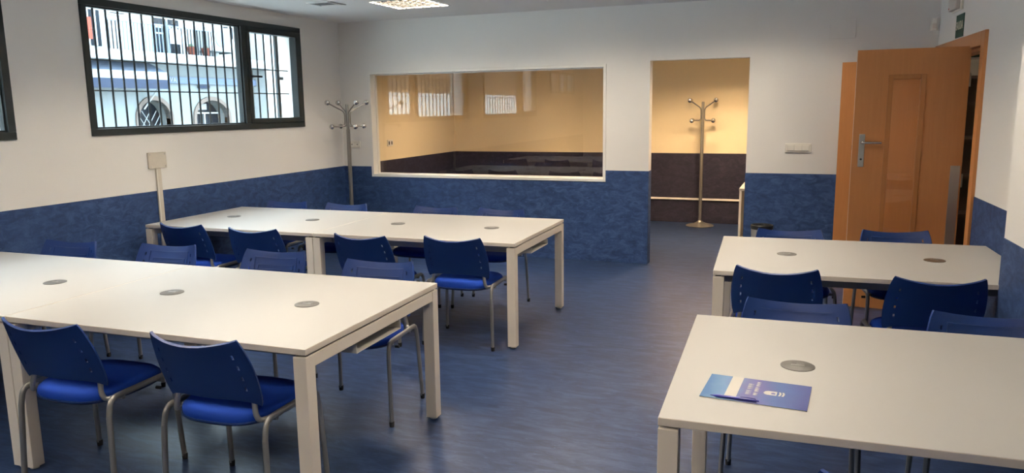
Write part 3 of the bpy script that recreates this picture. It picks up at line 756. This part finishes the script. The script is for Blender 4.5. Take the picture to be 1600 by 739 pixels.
# booklet and pen on the near right table
ba = R_(.5) ; r = empty('booklet', (5.070, -5.394, .7405), math.atan2(-.020, .315)); tag(r, 'blue glossy booklet with white band and crest on the right table', 'booklet')
bl, bw = .158, .108
box((-bl, -bw, 0), (bl, bw, .0022)).build('pages', 'paper', r)
box((-bl, -bw, .0022), (bl, bw, .0030)).build('cover', 'cover', r)
box((-.088, -bw + .02, .0030), (-.052, bw, .0032)).build('white_band', 'paper', r)
for k, (x, n, hh_) in enumerate(((-.022, 9, .008), (.000, 13, .006))):
    m = MB(); y = .085 if k else .060
    for q in range(n):
        ww = random.uniform(.004, .007); g = .0085 if k else .0105
        m.box((x - hh_, y - ww, .0030), (x + hh_ * .3, y, .00325)); m.box((x + hh_ * .4, y - ww * .6, .0030), (x + hh_, y - ww * .2, .00325)); y -= g if y - g > -.055 else 0
        if q in (4, 9): y -= .008
    m.build('title_lettering', 'paper', r)
m = MB(); m.prism([(.022, -.004), (.026, -.014), (.034, -.018), (.062, -.018), (.062, .016), (.034, .016), (.026, .010)], .0030, .00325); cr = m.build('crest', 'paper', r)
m = MB(); m.prism([(.047, -.010), (.058, -.010), (.058, .002), (.050, .006), (.044, -.002)], .00325, .0034); m.build('crest_charge', 'pen', cr)
m = MB()
for x0 in (.067, .077):
    m.prism([(x0, -.018), (x0 + .006, -.018), (x0 + .009, 0), (x0 + .006, .016), (x0, .016), (x0 + .003, 0)], .0030, .00325)
m.build('crown', 'paper', cr)
p0, p1 = Vector((4.938, -5.486, .7485)), Vector((5.082, -5.490, .7485))
r = empty('ballpoint_pen', tuple((p0 + p1) / 2), math.atan2(p1.y - p0.y, p1.x - p0.x)); tag(r, 'dark blue ballpoint pen lying along the booklet edge', 'pen')
MB().tube([(-.072, 0, 0), (-.066, 0, 0), (-.052, 0, 0), (-.045, 0, 0), (.06, 0, 0), (.066, 0, 0)], [.001, .0016, .0042, .0048, .0048, .0040], 12).build('barrel', 'pen', r, True)
MB().tube([(.066, 0, 0), (.074, 0, 0)], .0028, 10).build('push_button', 'pen', r, True)
MB().box((.018, -.0015, .0048), (.064, .0015, .0066)).box((.056, -.0015, .003), (.064, .0015, .0066)).build('clip', 'pen', r)

# hallway glimpsed through the slot beside the door leaf
r = empty('hall_shelf', (6.85, 1.4, 0)); tag(r, 'dark brown shelf unit in the hallway behind the door slot', 'shelf')
m = MB()
m.box((-.45, -.17, 0), (-.42, .17, 1.90)); m.box((.42, -.17, 0), (.45, .17, 1.90)); m.box((-.42, .15, 0), (.42, .17, 1.90)); m.build('carcass', 'hall_dark', r)
sh = box((-.42, -.17, 0), (.42, .15, .03)).mesh('shelf_board'); sh.materials.append(M['hall_dark'])
for z in (.05, .45, .85, 1.25, 1.60, 1.87): link('shelf_board', sh, r).location = (0, 0, z)
o = box((-.16, -.12, 0), (.16, .12, .16)).build('paper_box', 'paper', None, bevel=.004); o.location = (6.70, 1.39, 1.901); tag(o, 'white paper box on top of the hallway shelf', 'box')
r = empty('hall_notice', (6.75, 1.6, 2.10)); tag(r, 'dark green notice board high on the hallway end wall', 'notice')
box((-.3, -.02, 0), (.3, 0, .22)).build('board', 'sign_green', r); box((-.27, -.024, .03), (.27, -.02, .19)).build('print', 'beige', r)

# ------------------------------------------------------------------ the street outside
FX = -6.0
struct(box((-14, -34, -.62), (-TH - .02, 18, -.5)).build('street', 'street'), 'grey paved street outside the windows', 'street')
b = empty('street_building', (FX, 3.6, -.5)); tag(b, 'pale building with balcony, awning and arched windows across the street', 'building')
def fb(x0, x1, y0, y1, z0, z1): return box((x0, y0 - 3.6, z0 + .5), (x1, y1 - 3.6, z1 + .5))
# ground floor wall with two arched openings
mb = MB()
A1, A2 = (2.62, 3.36), (4.00, 4.90); AZ0 = .6
def arch_pts(y0, y1, zs, zt, n=12):
    c, r_ = (y0 + y1) / 2, (y1 - y0) / 2
    return [(c - r_ * math.cos(math.pi * k / n), zs + (zt - zs) * math.sin(math.pi * k / n)) for k in range(n + 1)]
zs, zt = 1.52, 1.86; G1 = 2.51
for (a, c) in ((-1.0, A1[0]), (A1[1], A2[0]), (A2[1], 5.75)): mb.box((-.3, a - 3.6, 0), (0, c - 3.6, G1 + .5))
for (a, c) in (A1, A2):
    mb.box((-.3, a - 3.6, 0), (0, c - 3.6, AZ0 + .5))
    pts = arch_pts(a, c, zs, zt)
    for k in range(12):
        (ya, za), (yb, zb) = pts[k], pts[k + 1]
        mb.prism([(ya - 3.6, za + .5), (yb - 3.6, zb + .5), (yb - 3.6, G1 + .5), (ya - 3.6, G1 + .5)], -.3, 0, 'x')
mb.build('ground_floor_wall', 'facade_low', b)
for (a, c) in (A1, A2):
    p1 = [(a, AZ0)] + arch_pts(a, c, zs, zt) + [(c, AZ0)]; p2 = [(a - .07, AZ0)] + arch_pts(a - .07, c + .07, zs, zt + .08) + [(c + .07, AZ0)]
    m = MB()
    for k in range(len(p1) - 1): m.prism([(p1[k][0] - 3.6, p1[k][1] + .5), (p1[k + 1][0] - 3.6, p1[k + 1][1] + .5), (p2[k + 1][0] - 3.6, p2[k + 1][1] + .5), (p2[k][0] - 3.6, p2[k][1] + .5)], -.1, .03, 'x')
    m.build('arch_surround', 'stone', b)
    fb(-.28, -.26, a, c, AZ0, zt).build('arch_window', 'dark_glass', b)
    if a < 3:
        m = MB()
        for k in range(-5, 9):
            for sg in (-1, 1):
                y = a + k * .13
                m.tube([(-.2, y - 3.6, AZ0 + .5), (-.2, y + sg * .6 - 3.6, AZ0 + 1.3 + .5)], .006, 5)
        bm_ = m
        gl = MB()
        for k in range(6):
            for sg in (-1, 1):
                y0_ = a + .02 + k * .14; y1_ = y0_ + sg * .45; 
                ya_, yb_ = max(a, min(c, y0_)), max(a, min(c, y1_))
                gl.tube([(-.2, ya_ - 3.6, 1.05 + .5 + abs(ya_ - y0_)), (-.2, yb_ - 3.6, 1.05 + .62 - abs(y1_ - yb_) + .5)], .008, 5)
        gl.build('lattice_grille', 'facade', b)
    else:
        m = MB(); m.box((-.22, a - 3.6, 1.60 + .5), (-.18, c - 3.6, 1.63 + .5)); m.box((-.22, 4.42 - 3.6, AZ0 + .5), (-.18, 4.45 - 3.6, 1.60 + .5)); m.build('window_bar', 'facade', b)
        fb(-.25, -.23, 4.22, 4.56, 1.68, 1.80).build('hanging_sign', 'facade', b)
# upper floor, slab, neighbour to the right
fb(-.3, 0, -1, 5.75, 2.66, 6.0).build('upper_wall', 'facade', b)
fb(-.3, .55, -1, 5.75, 2.51, 2.67).build('balcony_slab', 'facade', b)
fb(-.9, .35, 5.75, 12.0, -.5, 6.5).build('corner_block', 'facade', b)
# fascia and awning
f_ = fb(0, .08, 3.02, 5.74, 2.17, 2.29).build('fascia_board', 'fascia', b)
tm = text_mesh('OVA', .13, .004); tm.materials.append(M['facade'])
o = link('lettering', tm, f_); o.matrix_basis = Matrix.Translation((.086, 3.36 - 3.6, 2.23 + .5)) @ Matrix(((0, 0, 1, 0), (1, 0, 0, 0), (0, 1, 0, 0), (0, 0, 0, 1)))
fb(0, .06, 4.10, 4.38, 2.09, 2.15).build('wall_vent', 'awn_dark', b)
m = MB(); m.prism([(0, 3.02), (.42, 2.83), (.42, 2.79), (0, 2.98)], -2.5, 2.965 - 3.6, 'y'); aw = m.build('awning', 'awn_light', b)
fb(.405, .425, -1, 2.965, 2.20, 2.34).build('awning_bar', 'facade', aw)
fb(.41, .43, -1, 2.965, 2.05, 2.21).build('awning_valance', 'awn_dark', aw)
MB().tube([(.40, 2.93 - 3.6, 2.25 + .5), (.05, 2.72 - 3.6, 1.70 + .5)], .015, 6).build('awning_arm', 'facade', aw)
# balcony door and windows
def win(y0, y1, z0, z1, bars=()):
    wn = fb(-.02, .02, y0 - .03, y1 + .03, z0 - .03, z1 + .03).build('upper_window', 'facade', b)
    fb(.02, .03, y0, y1, z0, z1).build('pane', 'dark_glass', wn)
    m = MB()
    for q in bars: m.box((.03, y0 - 3.6, q + .5), (.045, y1 - 3.6, q + .03 + .5))
    m.box((.03, (y0 + y1) / 2 - 3.615, z0 + .5), (.045, (y0 + y1) / 2 - 3.585, z1 + .5)); m.build('glazing_bar', 'facade', wn)
win(3.12, 3.72, 2.68, 3.40, (3.16, 3.05)); win(1.78, 1.98, 2.75, 3.42); win(4.92, 5.18, 3.10, 3.42); win(2.2, 2.5, 3.32, 3.42)
# balcony railing: every bar its own piece
rl = empty('balcony_railing'); rl.parent = b
bar = box((0, 0, 2.67 + .5), (.012, .013, 3.13 + .5)).mesh('railing_bar'); bar.materials.append(M['far_iron'])
barw = bar.copy(); barw.materials.clear(); barw.materials.append(M['awn_light'])
y = 1.72
while y < 4.1:
    link('railing_bar', bar if y > 3.0 or y < 1.95 else barw, rl).location = (.48, y - 3.6, 0); y += .075
fb(.47, .50, 1.7, 4.15, 3.13, 3.16).build('handrail', 'awn_light', rl)
fb(.44, .52, 2.92, 2.96, 2.67, 3.22).build('railing_post', 'iron_grey', rl)
# things on the balcony
r = empty('air_conditioner', (FX + .05, 4.46, 2.80)); tag(r, 'white air conditioner unit on the balcony wall across the street', 'air conditioner')
box((0, -.30, 0), (.28, .30, .46)).build('casing', 'facade', r, bevel=.02)
o = MB().lathe([(.155, 0), (.155, .012), (.145, .012), (.03, .006)], 28).build('fan_grille', 'awn_light', r, True); o.matrix_basis = Matrix.Translation((.28, .02, .24)) @ Matrix.Rotation(math.pi / 2, 4, 'Y')
m = MB().box((.0, -.28, -.03), (.3, -.25, 0)).box((.0, .25, -.03), (.3, .28, 0)); m.build('bracket', 'iron_grey', r)
for k, (y, lab) in enumerate(((3.62, 'terracotta flower pot on the balcony below the dark window'), (3.99, 'terracotta flower pot on the balcony below the air conditioner'))):
    r = empty('flower_pot', (FX + .38, y, 2.671)); tag(r, lab, 'flower pot')
    MB().lathe([(.05, 0), (.075, .13), (.085, .13), (.085, .16), (.075, .16)], 16).build('pot', 'terracotta', r, True)
    MB().sphere((0, 0, .17), .05, 8).build('plant', mat('dark_foliage_%d' % k, (.03, .06, .03), .8), r)
m = MB()
for k in range(8):
    y0_ = k * .02; m.box((.004 * (k % 2), y0_, 0), (.008 + .004 * (k % 2), y0_ + .02, .34))
o = m.build('hanging_towel', 'red_cloth'); o.location = (FX + .50, 1.24, 2.80); tag(o, 'red towel hung over the balcony railing at the left', 'towel')
m = MB()
for k in range(12):
    y0_ = k * .022; m.box((.004 * (k % 2), y0_, 0), (.008 + .004 * (k % 2), y0_ + .022, .30 - .012 * abs(k - 5)))
o = m.build('hanging_sheet', 'white_cloth'); o.location = (FX + .52, 2.98, 2.84); tag(o, 'white cloth hung over the balcony railing beside the dark window', 'laundry')
# neighbouring house further down the street (seen mirrored in the glazed panel)
n = empty('neighbour_house', (FX, -18, -.5)); tag(n, 'tan house with white ground floor further down the street', 'building')
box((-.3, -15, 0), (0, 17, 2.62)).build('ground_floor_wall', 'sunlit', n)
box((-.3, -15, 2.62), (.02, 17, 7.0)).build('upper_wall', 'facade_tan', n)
m = MB()
for k in range(9): m.box((.02, -14 + k * 3.3, 3.3), (.05, -12.6 + k * 3.3, 4.9))
m.build('shutter', 'stone', n)
